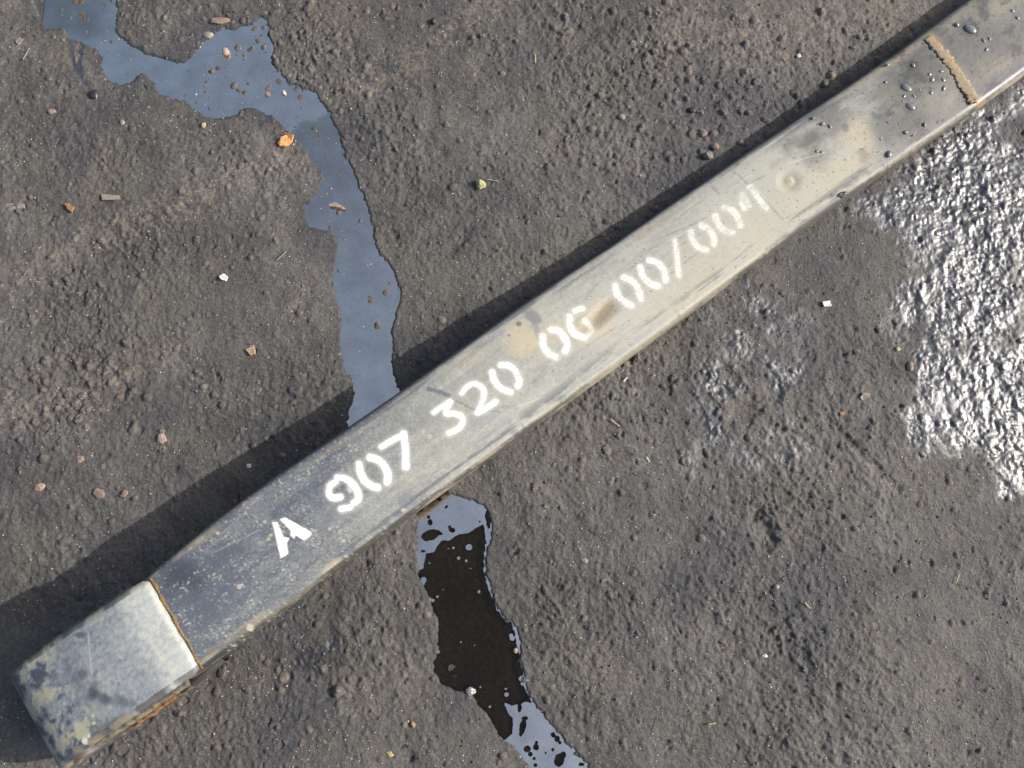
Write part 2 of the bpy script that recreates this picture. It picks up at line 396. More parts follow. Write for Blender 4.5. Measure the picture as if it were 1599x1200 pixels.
t.l(ft.outputs[0], fm.inputs[1]); t.l(fg.outputs[0], fm.inputs[2])
mx = t.n("ShaderNodeMixShader"); t.l(t.ramp(fa, .35, .65), mx.inputs[0]); t.l(clear.outputs[0], mx.inputs[1]); t.l(fm.outputs[0], mx.inputs[2])
t.l(mx.outputs[0], t.out.inputs["Surface"])
water = link("puddle_water", mesh_fast("puddle_water", np.stack([ux[used], uy[used], wz[used]], 1), remap[q], None,
             {"Film": film[used], "Thick": thick[used]}), t.m)
tag(water, "narrow winding puddle with a blue-grey oil film running under the leaf spring", None, None, "structure")

# ================================================================== LEAF SPRING
A0 = np.array([232., 895.]); ang = math.radians(35.3); AD = np.array([math.cos(ang), -math.sin(ang)]); BD = np.array([math.sin(ang), math.cos(ang)])
def ab(p): d = np.asarray(p, float) - A0; return d @ AD, d @ BD
top_tr = [(222,907),(232,895),(330,814),(430,741),(545,664),(625,609),(715,545),(820,470),(950,384),(1060,308),(1176,229),(1300,148),(1400,80),(1500,6),(1600,-66),(1900,-278)]
bot_tr = [(305,1058),(318,1048),(395,992),(530,890),(650,801),(733,741),(800,692),(883,633),(966,573),(1066,500),(1199,400),(1299,329),(1386,268),(1466,213),(1526,172),(1599,119),(1900,-92)]
ta = np.array([ab(p) for p in top_tr]); ba = np.array([ab(p) for p in bot_tr])
HPX = [(-120, 59.5), (60, 54.5), (300, 47), (560, 38), (760, 30.5), (860, 27), (960, 24.4), (1080, 22.8), (1200, 22), (2000, 22)]
def leaf_top(a): return np.interp(a, [p[0] for p in HPX], [p[1] for p in HPX]) / mm
k_ = np.hanning(41); k_ /= k_.sum()
N = 1180; aa = np.linspace(-38, 1900, N)
aapad = np.concatenate([np.linspace(-100, -38, 40, endpoint=False), aa, np.linspace(1902, 1960, 40)])
def smooth(f): 
    g = f(aapad); return np.convolve(np.pad(g, 20, mode='edge'), k_, 'valid')[40:40 + N]
bt = smooth(lambda a: np.interp(a, ta[:, 0], ta[:, 1])); bb = smooth(lambda a: np.interp(a, ba[:, 0], ba[:, 1]))
Ht = smooth(leaf_top)
TH = .0170
def px_of(a, b): return A0[0] + a * AD[0] + b * BD[0], A0[1] + a * AD[1] + b * BD[1]
Lx, Ly = unproj(*px_of(aa, bt), Ht - .004); Rx, Ry = unproj(*px_of(aa, bb), Ht - TH * .5)
# section: v runs across, z down the rounded flanks
MT = 104
nS = 13
# left flank: offset outwards sin, height from -1 (bottom) to 0 (top)
section = [(0.0, math.sin(math.pi * k / (nS - 1)), -.5 - .5 * math.cos(math.pi * k / (nS - 1)), 'L') for k in range(nS)]
for k in range(1, MT): section.append((k / MT, 0, 0.0, 'T'))
section += [(1.0, math.sin(math.pi * k / (nS - 1)), -.5 + .5 * math.cos(math.pi * k / (nS - 1)), 'R') for k in range(nS)]
for k in range(1, 6): section.append((1 - k / 6, 0, -1.0, 'B'))
M = len(section)
fr_ = np.array([s[0] for s in section]); outw = np.array([s[1] for s in section]); zz_ = np.array([s[2] for s in section])
side = np.array([{'L': -1, 'R': 1}.get(s[3], 0) for s in section])
dx = Rx - Lx; dy = Ry - Ly; wd = np.sqrt(dx ** 2 + dy ** 2); wxu, wyu = dx / wd, dy / wd
RO = .0052                                     # bulge of the flank
l0 = RO; span = wd - 2 * RO
pos = l0 + fr_[None, :] * span[:, None] + side[None, :] * outw[None, :] * RO
bx = Lx[:, None] + wxu[:, None] * pos; by = Ly[:, None] + wyu[:, None] * pos
crown = .0012 * (1 - (2 * fr_ - 1) ** 2) * (zz_ > -.5)
bz = Ht[:, None] + zz_[None, :] * TH + crown[None, :] - .0012
bx, by, bz = bx.ravel(), by.ravel(), bz.ravel()
bu, bv = proj(bx, by, bz)
ftop = np.tile(zz_ > -.02, N); fl = np.tile(fr_, N); sd_ = np.tile(side, N); zs = np.tile(zz_, N); along = np.repeat(aa, M)
# local metric coordinates for the stains
su = along * .00043; sv_ = np.tile(np.where(side < 0, -outw * .02, np.where(side > 0, 1 + outw * .02, fr_)), N) * .074 - zs * TH * np.sign(fl - .5)
nA = fbm(su * 18, sv_ * 18, 51, 4); nB = fbm(su * 70, sv_ * 70, 52, 4, .6); nC = fbm(su * 300, sv_ * 300, 53, 3, .65)
nS_ = fbm(su * 9, sv_ * 130, 54, 4, .6)       # lengthwise scuffs
nP = fbm(su * 700, sv_ * 700, 55, 2, .6)
# dust cover along the length
dust = np.interp(bu, [150, 240, 330, 430, 520, 600, 700, 800, 1000, 1200, 1330, 1420, 1500, 1700], [.08, .02, .08, .15, .28, .46, .64, .76, .84, .96, .88, .44, .34, .34])
dust = dust + .30 * nA + .20 * nB + .24 * nC + (.14 + .22 * sstep(900, 500, bu)) * nP + .30 * nS_ * sstep(1350, 1000, bu)
mid = sstep(0, .45, fl) * .12 - .06
dust = np.clip(dust + mid * sstep(500, 800, bu), 0, 1)
slate = lin(84, 91, 101); pale = lin(170, 169, 157); beige = lin(184, 173, 144)
colb = slate[None, :] + (pale - slate)[None, :] * dust[:, None]
gloss = .42 + .32 * dust
colb = mixc(colb, lin(150, 152, 156), sstep(.1, .5, fbm(su * 30, sv_ * 30, 56, 3)) * .25 * sstep(300, 600, bu))
# yellowish silt
silt = np.zeros_like(bu)
for (cx, cy, rx, ry, a, s) in [(822,532,30,24,35,.75),(860,520,26,20,35,.35),(935,500,40,22,40,.5),(1130,420,120,60,36,.25),(1345,215,20,32,20,.7),(1310,275,70,26,36,.45),
        (1260,300,60,40,36,.3),(1450,150,24,34,30,.5),(1560,10,60,16,36,.8),(1500,20,40,16,36,.7),(1410,85,30,9,40,.6),(1420,60,14,20,0,.4),(1490,150,44,10,36,.65),(1570,100,50,7,36,.8),
        (1480,140,20,24,0,.5),(1462,76,16,9,-50,.5),(1495,112,16,12,-50,.55),(1512,142,16,12,-50,.6),(520,885,26,7,36,.5),(300,850,40,5,36,.5),(380,985,60,7,36,.45),(330,1030,20,8,36,.8),(240,893,16,8,45,.8),(735,560,30,12,30,.3),(1395,150,26,14,30,.4),(1545,95,24,6,20,.5)]:
    silt = np.maximum(silt, s * blob(bu, bv, cx, cy, rx, ry, a, .55, nB, 1.0))
silt = np.maximum(silt, .6 * (1 - sstep(1.5, 4, dist_line(bu, bv, [(1527,96),(1535,108),(1578,84)]) + nC * 2)))
colb = mixc(colb, beige, silt)
# warm film of silt towards the far end
colb = mixc(colb, lin(104, 103, 96), sstep(1330, 1430, bu + 40 * nA) * .68)
# oil-dark stains
def stain(c, m, rough=None):
    global colb, gloss
    colb = mixc(colb, c, m)
    if rough is not None: gloss = gloss + (rough - gloss) * m
oil = np.zeros_like(bu)
for (cx, cy, rx, ry, a, s) in [(1270,215,52,26,30,.62),(1300,185,40,30,20,.5),(1245,222,26,14,10,.5),(1230,190,30,16,36,.25),(1400,140,46,40,36,.42),(1380,200,40,24,36,.45),(1440,100,40,34,36,.4),(1540,70,60,40,36,.35),
        (1420,190,40,20,36,.5),(1330,150,30,22,36,.3),(1412,125,22,12,-40,.35),(1545,130,40,14,36,.3),(1280,245,30,14,36,.4),(1600,60,60,40,36,.35)]:
    oil = np.maximum(oil, s * blob(bu, bv, cx, cy, rx, ry, a, .7, nB + .5 * nA, .9))
oil *= 1 - .9 * blob(bu, bv, 1345, 222, 22, 34, 15, .5, nB, .5)
stain(lin(80, 78, 75), np.clip(oil * 1.25, 0, .85), .38)
for (cx, cy, rx, ry, a, s) in [(1537,23,9,10,0,.7),(1513,45,14,12,0,.7),(1467,50,12,6,10,.6),(1425,102,8,6,0,.5),(1413,133,12,7,-30,.6),(1422,168,11,8,0,.6),(1455,90,6,5,0,.5),(1380,165,5,12,-30,.35),(1320,200,6,6,0,.5),(1255,300,6,6,0,0)]:
    stain(lin(78, 80, 84), s * blob(bu, bv, cx, cy, rx, ry, a, .4, nB, .6), .3)
rs = np.random.default_rng(5)
for k in range(46):
    a0 = rs.uniform(60, 1500); b0 = rs.uniform(10, 150); ln = rs.uniform(15, 90); tilt = rs.normal(0, .12) if rs.random() < .7 else rs.uniform(-1.2, 1.2)
    p0 = px_of(a0, b0); p1 = px_of(a0 + ln * math.cos(tilt), b0 + ln * math.sin(tilt))
    selk = np.where((np.abs(bu - (p0[0] + p1[0]) / 2) < 70) & (np.abs(bv - (p0[1] + p1[1]) / 2) < 70))[0]
    mk = rs.uniform(.12, .4) * (1 - sstep(.4, 1.3, dist_line(bu[selk], bv[selk], [p0, p1]) + nC[selk] * .9))
    cdark = lin(84, 88, 94) if rs.random() < .6 else lin(206, 206, 200)
    colb[selk] = colb[selk] + (cdark[None, :] - colb[selk]) * mk[:, None]
# grey patch beside the 0, dark marks and scratches
stain(lin(112, 114, 118), .75 * blob(bu, bv, 832, 494, 15, 9, -30, .3, nB, .5)); stain(lin(118, 120, 122), .6 * blob(bu, bv, 838, 515, 5, 24, 20, .4, nB, .4))
stain(lin(96, 84, 70), .8 * blob(bu, bv, 810, 506, 4.5, 4, 0, .3)); stain(lin(80, 74, 66), .8 * blob(bu, bv, 795, 524, 1.8, 1.8, 0, .3))
stain(lin(88, 92, 100), .8 * (1 - sstep(2.2, 4.2, dist_line(bu, bv, [(668,607),(685,612),(701,618)]) + nC)))
for pts, s, w in [([(706,623),(724,632),(742,641)], .6, 1.4), ([(745,642),(780,643)], .4, 1.0), ([(764,698),(767,690),(785,684)], .5, .7), ([(1141,268),(1152,273),(1170,290),(1200,318),(1222,343)], .38, 1.5), ([(1040,368),(1075,354),(1103,340)], .4, 1),
                  ([(1000,395),(1060,372)], .3, .9), ([(1222,343),(1246,332)], .25, 1.0), ([(1112,292),(1122,302)], .4, 2.5), ([(1060,386),(1120,350)], .25, 1.0), ([(1230,350),(1290,296)], .25, .9), ([(900,552),(960,512)], .2, 1.2), ([(395,840),(405,880)], .3, 1.2), ([(580,690),(640,655)], .18, 1)]:
    stain(lin(92, 94, 98), s * (1 - sstep(w * .5, w * 1.3, dist_line(bu, bv, pts) + nC * .8)))
stain(lin(112, 116, 124), .6 * blob(bu, bv, 638, 783, 14, 11, 20, .3, nB, .6)); stain(lin(104, 110, 122), .5 * blob(bu, bv, 625, 800, 12, 6, 30, .4, nB, .5))
# dent with brown dirt by the 6
stain(lin(150, 138, 112), .7 * blob(bu, bv, 930, 498, 34, 12, 40, .5, nB, .4)); stain(lin(120, 108, 90), .65 * blob(bu, bv, 943, 487, 22, 6, 52, .6, nB, .4))
# ring spot
rr_ = np.sqrt((bu - 1233) ** 2 + (bv - 283) ** 2) + nB * 2
rr_ = rr_ + nA * 5 + nC * 1.5
stain(lin(150, 143, 122), .55 * (1 - sstep(11, 19, rr_))); stain(lin(180, 172, 146), .6 * (1 - sstep(5, 10, rr_))); stain(lin(136, 120, 92), .55 * (1 - sstep(1, 5, rr_)))
# scuffed edges
edgeR = sstep(.80, .97, fl) * sstep(-.75, -.25, zs); edgeL = sstep(.10, .015, fl)
stain(lin(78, 84, 92), edgeR * sstep(.0, .25, nS_ + .35 * nB) * .75 * sstep(420, 560, bu))
stain(lin(74, 78, 84), edgeL * sstep(-.1, .22, nS_ + .3 * nB) * .75)
stain(lin(150, 136, 112), edgeL * sstep(.05, .3, -nS_) * .5)
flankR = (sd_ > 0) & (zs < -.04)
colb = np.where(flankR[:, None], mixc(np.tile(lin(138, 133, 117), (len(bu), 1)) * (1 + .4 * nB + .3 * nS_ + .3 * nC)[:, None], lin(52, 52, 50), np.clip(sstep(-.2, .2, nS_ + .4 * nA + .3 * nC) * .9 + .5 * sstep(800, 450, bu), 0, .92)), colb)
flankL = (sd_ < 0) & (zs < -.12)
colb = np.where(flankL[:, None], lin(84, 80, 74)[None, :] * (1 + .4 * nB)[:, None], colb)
# dark worn left end, specks
stain(lin(46, 54, 62), .6 * blob(bu, bv, 285, 905, 34, 22, 0, .7, nB, .8), .35); stain(lin(40, 46, 54), .5 * blob(bu, bv, 360, 1005, 60, 8, 36, .6, nB, 1.2), .35)
spn = fbm(su * 420, sv_ * 420, 57, 2)
colb = mixc(colb, lin(190, 186, 174), sstep(.30, .5, .7 * spn + .5 * nP + .45 * nB) * .6 * sstep(800, 480, bu))
colb = mixc(colb, lin(58, 56, 54), sstep(.50 - .12 * sstep(1150, 1400, bu), .60 - .12 * sstep(1150, 1400, bu), fbm(su * 380, sv_ * 380, 58, 2)) * .7 * sstep(640, 900, bu))
for (cx, cy, r) in [(536,845,4),(515,826,3.2),(630,797,4),(661,675,2.5),(671,682,4),(414,815,3.5),(423,836,3),(374,916,5),(391,980,7),(420,842,2.5),(541,836,2.2),(490,852,2),(353,815,2),(340,833,3.5),(357,850,2),(446,866,2),(557,703,2.5),(456,905,2.5),(393,938,2.5),(436,848,2)]:
    r *= .8; rr_ = np.sqrt((bu - cx) ** 2 + (bv - cy) ** 2) + nC * 1.6 + nB * 1.2
    stain(lin(196, 186, 164), .8 * (1 - sstep(r * .6, r * 1.3, rr_))); stain(lin(150, 128, 96), .6 * (1 - sstep(r * .25, r * .55, rr_)))
grime = sstep(.12, .42, fbm(su * 45, sv_ * 45, 59, 4, .6) + .25 * nC) * sstep(1230, 1420, bu)
stain(lin(58, 57, 55), grime * .6, .35)
sm_ = dist_line(bu, bv, [(1448,55),(1470,82),(1500,122),(1528,160)]) + nB * 9 + nC * 4
stain(lin(150, 138, 112), .6 * (1 - sstep(3, 14, sm_))); stain(lin(146, 104, 64), .6 * (1 - sstep(2, 10, sm_)) * sstep(75, 140, bv + 30 * nB))
# ---- the stencilled number
ZB = lambda p: (400 + p[0] / 3.529, 560 + p[1] / 3.529)
ZC = lambda p: (800 + p[0] / 3.529, 250 + p[1] / 3.529)
strokes = [  # (mapping, half width in photo px, strength, points)
 (ZB,4.4,1,[(437,682),(404,702),(398,748),(425,772),(462,765)]), (ZB,4.4,1,[(447,657),(490,657),(535,692),(562,735),(566,775),(540,797)]),
 (ZB,2.6,.45,[(512,694),(518,728)]), (ZB,4.0,1,[(470,830),(518,820)]),
 (ZB,4.6,1,[(568,582),(573,630),(600,680),(638,705),(668,712)]), (ZB,4.8,1,[(628,546),(672,556),(708,592),(728,640),(724,682)]),
 (ZB,3.8,.95,[(690,488),(760,445),(815,420)]), (ZB,4.6,1,[(812,416),(824,500),(825,598)]),
 (ZB,3.2,.8,[(978,298),(1065,238)]), (ZB,3.8,.95,[(1070,238),(1036,308),(1085,302),(1130,314),(1143,345),(1122,385),(1062,412)]),
 (ZB,3.5,.85,[(1134,192),(1160,153),(1208,134),(1252,162),(1258,212),(1225,292)]), (ZB,3.6,1,[(1220,298),(1265,278),(1318,238)]),
 (ZB,4.2,.9,[(1300,75),(1310,122),(1345,166),(1402,186)]), (ZB,4.4,.95,[(1350,38),(1400,38),(1434,75),(1453,128),(1442,152)]),
 (ZC,4.4,1,[(165,972),(168,1020),(195,1066),(240,1086)]), (ZC,4.4,1,[(214,934),(258,942),(290,980),(305,1030),(290,1055)]),
 (ZC,4.0,.8,[(345,832),(384,820)]), (ZC,4.2,.95,[(314,866),(315,920),(345,965),(400,978)]), (ZC,3.4,.6,[(400,885),(440,922),(438,952),(400,976)]),
 (ZC,4.3,.95,[(566,692),(577,740),(618,785),(655,802)]), (ZC,4.3,.95,[(614,648),(660,662),(697,710),(706,765)]),
 (ZC,4.3,.95,[(705,592),(716,640),(758,682),(805,696)]), (ZC,4.3,.95,[(755,552),(800,562),(838,610),(845,664)]),
 (ZC,3.2,.9,[(896,446),(910,540),(916,638)]),
 (ZC,4.0,.85,[(984,396),(990,440),(1025,485),(1070,496)]), (ZC,4.0,.85,[(1040,362),(1085,382),(1114,430),(1110,465)]),
 (ZC,4.0,.85,[(1120,310),(1130,350),(1168,390),(1212,402)]), (ZC,4.0,.85,[(1170,265),(1208,268),(1240,310),(1256,362)]),
 (ZC,3.2,.75,[(1268,190),(1262,240),(1280,268)]), (ZC,2.8,.6,[(1275,190),(1305,256)]), (ZC,4.0,.95,[(1312,152),(1358,210),(1396,262)])]
paint = np.zeros_like(bu)
for mp, hw, s, pts in strokes:
    pp = [mp(p) for p in pts]
    ccx = np.mean([p[0] for p in pp]); ccy = np.mean([p[1] for p in pp])
    sel = np.where((np.abs(bu - ccx) < 55) & (np.abs(bv - ccy) < 55))[0]
    # round the polyline
    P = np.array(pp)
    for _ in range(2):
        if len(P) > 2: P = np.concatenate([P[:1], np.stack([.75 * P[:-1] + .25 * P[1:], .25 * P[:-1] + .75 * P[1:]], 1).reshape(-1, 2), P[-1:]])
    d = dist_line(bu[sel], bv[sel], P) - 1.0 + nC[sel] * 1.1 + nP[sel] * .6 + nB[sel] * .6
    m = s * (1 - sstep(hw - 1.8, hw + 1.6, d)) ; m = np.maximum(m, .22 * s * (1 - sstep(hw, hw + 6, d)))
    paint[sel] = np.maximum(paint[sel], m)
for poly in [[(92,905),(116,903),(150,985),(180,992),(166,1020),(176,1075),(136,1100)], [(133,888),(160,878),(305,960),(302,974),(268,1003),(217,972),(208,990),(190,975),(192,948)]]:
    d = sdf_poly(bu, bv, [ZB(p) for p in poly]) + nC * .6
    paint = np.maximum(paint, 1 - sstep(-.8, 1.5, d))
wear = (1 - .5 * sstep(-.1, .4, nP + .6 * nC + .3 * nB) * sstep(350, 900, bu)) * (1 - .42 * sstep(550, 1150, bu)) * (1 - .35 * sstep(.05, .35, nS_ + .4 * nB))
paint *= wear * (zs > -.1)
colb = mixc(colb, lin(234, 235, 229), paint); gloss = gloss + (.6 - gloss) * paint
colb = np.clip(colb * (.66 + .18 * paint)[:, None], .006, .92)
# relief: shallow dent by the 6, pits
dz = -.0014 * blob(bu, bv, 938, 492, 34, 11, 42, .7) - .0008 * blob(bu, bv, 1233, 283, 15, 14, 0, .6) + .0005 * blob(bu, bv, 1233, 283, 6, 6, 0, .6)
bz = bz + np.where(ftop, dz + .00012 * nB + .00006 * nC, 0)

def steel_mat(name):
    t = NT(name); ca = t.attr("Col"); ga = t.attr("Gloss")
    f1 = t.noise(1900, 3, .7)
    c = t.mix(1.0, ca.outputs["Color"], t.mix(t.ramp(f1, .25, .75), (.80, .80, .81), (1.18, 1.17, 1.15)), 'MULTIPLY')
    t.l(c, t.b.inputs["Base Color"]); t.l(ga.outputs["Fac"], t.b.inputs["Roughness"])
    t.b.inputs["Specular IOR Level"].default_value = .5
    t.l(t.bump(t.noise(900, 4, .6), .00018, .6), t.b.inputs["Normal"])
    return t.m
MAT_STEEL = steel_mat("dusty_scuffed_steel")
SX, SY = unproj(*px_of(0, 85), 0)
spring = bpy.data.objects.new("leaf_spring", None); C.objects.link(spring)
tag(spring, "long worn steel leaf spring with a white stencilled number lying across the dirt", "leaf spring")
spring.empty_display_size = .05
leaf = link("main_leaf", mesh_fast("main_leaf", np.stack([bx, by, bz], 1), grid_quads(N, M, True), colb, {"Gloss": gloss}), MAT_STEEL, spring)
leaf["label"] = "dusty grey leaf with stencilled number A 907 320 06 00/004"
def height_on_leaf(px, py):
    """world point on the top of the leaf that the photo shows at this pixel"""
    z = .03
    for _ in range(6):
        X, Y = unproj(px, py, z); a, b = ab((px, py)); z = float(np.interp(a, aa, Ht))
    return Vector((float(X), float(Y), z - .0004))

# ---- rolled end: a thick strip bent over the tip, down and back under the leaf
c0 = np.array([*map(float, unproj(222, 906, .060))]); c1 = np.array([*map(float, unproj(316, 1047, .060))])
e0 = np.array([*map(float, unproj(16, 1045, .052))]); e1 = np.array([*map(float, unproj(100, 1194, .052))])
J = (c0 + c1) / 2; E = (e0 + e1) / 2
sdir = (E - J) / np.linalg.norm(E - J); Wv = (c1 - c0); halfw = np.linalg.norm(Wv) / 2
wdir = np.array([-sdir[1], sdir[0]]); wdir = wdir if wdir @ Wv > 0 else -wdir
LEN = np.linalg.norm(E - J) + .014
prof = []            # outer face (s, z)
zt = .0600
prof += [(0, zt - .004), (.0006, zt - .0012), (.002, zt), (.010, zt + .0012), (.0205, zt + .0026), (.024, zt + .0026), (.04, zt + .0022), (.06, zt + .0004), (LEN - .046, zt - .0015)]
R = .0275; RXE = .040; cxp = LEN - RXE; czp = zt - .003 - R
for d in np.linspace(84, -90, 26): prof.append((cxp + RXE * math.cos(math.radians(d)), czp + R * math.sin(math.radians(d))))
zbot = czp - R
prof += [(cxp - .02, zbot + .001), (cxp - .04, zbot + .008), (.02, zbot + .022), (.0, .034), (-.012, .0355)]
P = np.array(prof)
def resample(P, step):
    sl = np.concatenate([[0], np.cumsum(np.linalg.norm(np.diff(P, axis=0), axis=1))]); n = int(sl[-1] / step)
    s = np.linspace(0, sl[-1], n); return np.stack([np.interp(s, sl, P[:, 0]), np.interp(s, sl, P[:, 1])], 1), s
Q, qs = resample(P, .0009)
kk = np.hanning(7); kk /= kk.sum()
Q = np.stack([np.convolve(np.pad(Q[:, i], 3, mode='edge'), kk, 'valid') for i in range(2)], 1)
k2 = np.hanning(33); k2 /= k2.sum()
Q2 = np.stack([np.convolve(np.pad(Q[:, i], 16, mode='edge'), k2, 'valid') for i in range(2)], 1)
bw = sstep(.028, .045, qs)[:, None]; Q = Q * (1 - bw) + Q2 * bw
tan = np.gradient(Q, axis=0); tan /= np.linalg.norm(tan, axis=1)[:, None]
nrm = np.stack([tan[:, 1], -tan[:, 0]], 1)      # points inwards (strip runs lip -> tip -> under)
ST = .0085
# section across the strip with bulged, rounded edges
secE = []
for k in range(9): a = math.pi * k / 8; secE.append((-1, math.sin(a), .5 + .5 * math.cos(a)))       # inner -> outer on the upper-left edge
for k in range(1, 96): secE.append((-1 + 2 * k / 96, 0, 0))
for k in range(9): a = math.pi * k / 8; secE.append((1, math.sin(a), .5 - .5 * math.cos(a)))
for k in range(1, 6): secE.append((1 - 2 * k / 6, 0, 1))
SE = np.array(secE); nq = len(Q); me_ = len(SE)
RB = .003
narrow = 1 - .03 * np.exp(-(qs / .004) ** 2)
wpos = np.sign(SE[:, 0])[None, :] * SE[None, :, 1] * RB + SE[None, :, 0] * (halfw - RB) * narrow[:, None]
wob = .0009 * fbm(qs * 40, qs * 0, 61, 3)
depth = SE[None, :, 2] * ST
ss = Q[:, 0][:, None] + nrm[:, 0][:, None] * depth; zz = Q[:, 1][:, None] + nrm[:, 1][:, None] * depth
wpos = wpos + wob[:, None]
# lower turns are a little wider than the top one
flare = sstep(.052, .030, zz) * .0035
wpos = wpos * (1 + flare / halfw)
zz = zz - .0009 * np.abs(SE[None, :, 0]) ** 6 * (SE[None, :, 2] < .3)
ex = J[0] + sdir[0] * ss + wdir[0] * wpos; ey = J[1] + sdir[1] * ss + wdir[1] * wpos
ex, ey, ez = ex.ravel(), ey.ravel(), zz.ravel()
eu, ev = proj(ex, ey, ez)
es = np.repeat(qs, me_); ew = wpos.ravel(); outer = np.tile(SE[:, 2] < .25, nq)
mA = fbm(es * 22, ew * 22, 71, 4); mB = fbm(es * 80, ew * 80, 72, 4, .6); mC = fbm(es * 320, ew * 320, 73, 3, .65); mD = fbm(es * 90, ew * 20, 74, 3)
d_e = np.clip(.55 + .25 * mA + .2 * mB + .2 * mC + .3 * sstep(.030, .006, es), 0, 1)
cole = lin(74, 84, 102)[None, :] + (lin(164, 168, 170) - lin(74, 84, 102))[None, :] * d_e[:, None]
d_e = np.clip(d_e + .25 * mC + .2 * fbm(es * 700, ew * 700, 77, 2), 0, 1)
cole = lin(74, 84, 102)[None, :] + (lin(174, 178, 174) - lin(74, 84, 102))[None, :] * d_e[:, None]
gle = .40 + .3 * d_e
mS = fbm(es * 25, ew * 110, 75, 4, .6)
worn = sstep(-.12, .25, .8 * mB + .4 * mA + .5 * mC + .5 * mS) * sstep(.045, .085, es + .02 * mA)
cole = mixc(cole, lin(176, 172, 142), worn * .75)
dk = np.maximum(sstep(-.02, .28, -mB + .3 * mA + .4 * mC) * sstep(.05, .085, es) * .85, 0)
cole = mixc(cole, lin(52, 58, 72), dk)
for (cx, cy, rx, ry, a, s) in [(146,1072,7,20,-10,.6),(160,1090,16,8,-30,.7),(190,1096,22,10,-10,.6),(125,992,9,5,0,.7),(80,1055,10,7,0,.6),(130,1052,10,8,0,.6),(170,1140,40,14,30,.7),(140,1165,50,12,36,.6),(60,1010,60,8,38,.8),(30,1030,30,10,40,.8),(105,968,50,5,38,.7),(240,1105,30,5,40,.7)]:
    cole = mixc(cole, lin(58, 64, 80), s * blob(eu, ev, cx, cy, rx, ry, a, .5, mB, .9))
cole = mixc(cole, lin(190, 186, 168), .45 * sstep(-.4, .3, mB + mC) * (1 - sstep(0, 7, dist_line(eu, ev, [(180,926),(220,985),(278,1062)]) + mC * 6)))
cole = mixc(cole, lin(206, 206, 196), .5 * (1 - sstep(.3, 1.5, dist_line(eu, ev, [(138,990),(141,1030),(143,1052)]) + mC)))
for (cx, cy, r) in [(132,1157,5.5),(138,1150,3),(146,1130,3),(145,1118,2)]:
    cole = mixc(cole, lin(220, 212, 196), .85 * (1 - sstep(r * .7, r * 1.2, np.hypot(eu - cx, ev - cy) + mC * 2)))
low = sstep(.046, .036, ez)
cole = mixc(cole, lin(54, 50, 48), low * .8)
edge_e = np.tile(np.abs(SE[:, 0]) > .965, nq) & np.tile(SE[:, 2] < .9, nq)
cole = np.where(edge_e[:, None], mixc(cole, lin(60, 58, 56), sstep(-.2, .2, mD + .4 * mB) * .75), cole)
cole = mixc(cole, lin(150, 138, 108), edge_e * sstep(.1, .3, -mD) * .6)
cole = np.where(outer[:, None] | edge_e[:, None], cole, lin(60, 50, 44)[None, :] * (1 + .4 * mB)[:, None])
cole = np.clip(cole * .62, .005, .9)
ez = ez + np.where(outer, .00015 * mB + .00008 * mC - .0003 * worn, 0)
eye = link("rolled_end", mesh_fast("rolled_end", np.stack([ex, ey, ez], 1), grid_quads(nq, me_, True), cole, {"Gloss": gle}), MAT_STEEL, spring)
eye["label"] = "scuffed blue-grey rolled end of the spring at the lower left"

def local_pt(s, w, z): return Vector((J[0] + sdir[0] * s + wdir[0] * w, J[1] + sdir[1] * s + wdir[1] * w, z))
# bushing inside the roll
MAT_RUST = simple_mat("orange_rust", lin(74, 58, 46), .9, .5, 260, .2, .0006, lin(124, 82, 48))
MAT_RUBBER = simple_mat("black_rubber", lin(38, 37, 36), .7, .3, 300)
def tube_mesh(name, pts, rads, seg=8, jitter=0.0, flat=1.0):
    co = []; q = []
    for i, p in enumerate(pts):
        a = pts[min(i + 1, len(pts) - 1)] - pts[max(i - 1, 0)]; a.normalize()
        s = a.cross(Vector((0, 0, 1))); s.normalize(); u = s.cross(a)
        for k in range(seg):
            th = 2 * math.pi * k / seg; r = rads[i] * (1 + random.uniform(-jitter, jitter))
            co.append(p + s * math.cos(th) * r + u * math.sin(th) * r * flat)
    for i in range(len(pts) - 1):
        for k in range(seg): q.append((i * seg + k, i * seg + (k + 1) % seg, (i + 1) * seg + (k + 1) % seg, (i + 1) * seg + k))
    me = bpy.data.meshes.new(name); n = len(co)
    fs = [tuple(f) for f in q] + [tuple(range(seg))[::-1], tuple(range(n - seg, n))]
    me.from_pydata(co, [], fs); me.update()
    for p in me.polygons: p.use_smooth = True
    return me
bush = link("bushing", tube_mesh("bushing", [local_pt(cxp, w, czp) for w in np.linspace(-halfw * .93, halfw * .93, 6)], [R - ST - .0006] * 6, 28), MAT_RUBBER, spring)
# rusty joint between the lip and the leaf, and the weld bead at the far end
pts = [local_pt(-.0008 + .0004 * math.sin(w * 310), w, .0558) for w in np.linspace(-halfw * .96, halfw * .97, 70)]
link("rusty_joint", tube_mesh("rusty_joint", pts, [max(.0003, .0011 + .0013 * mnoise.noise(p * 260)) for p in pts], 7, .25), simple_mat("brown_rust_scale", lin(124, 88, 50), .95, .55, 1200, .2, .0005, lin(96, 84, 60)), spring)["label"] = "brown rust line where the rolled end meets the leaf"
seam = []
for k in range(60):
    f = k / 59; seam.append(height_on_leaf(1449 + (1527 - 1449) * f + 3 * math.sin(f * 5), 58 + (158 - 58) * f) + Vector((0, 0, .0001 + .00055 * math.sin(math.pi * f))))
t = NT("rusty_weld"); n1 = t.noise(260, 3, .6); n2 = t.noise(1500, 3, .6)
c = t.mix(t.ramp(n1, .42, .75), lin(128, 119, 98), lin(138, 98, 62)); c = t.mix(t.ramp(n2, .55, .75, 0, .6), c, lin(92, 72, 54))
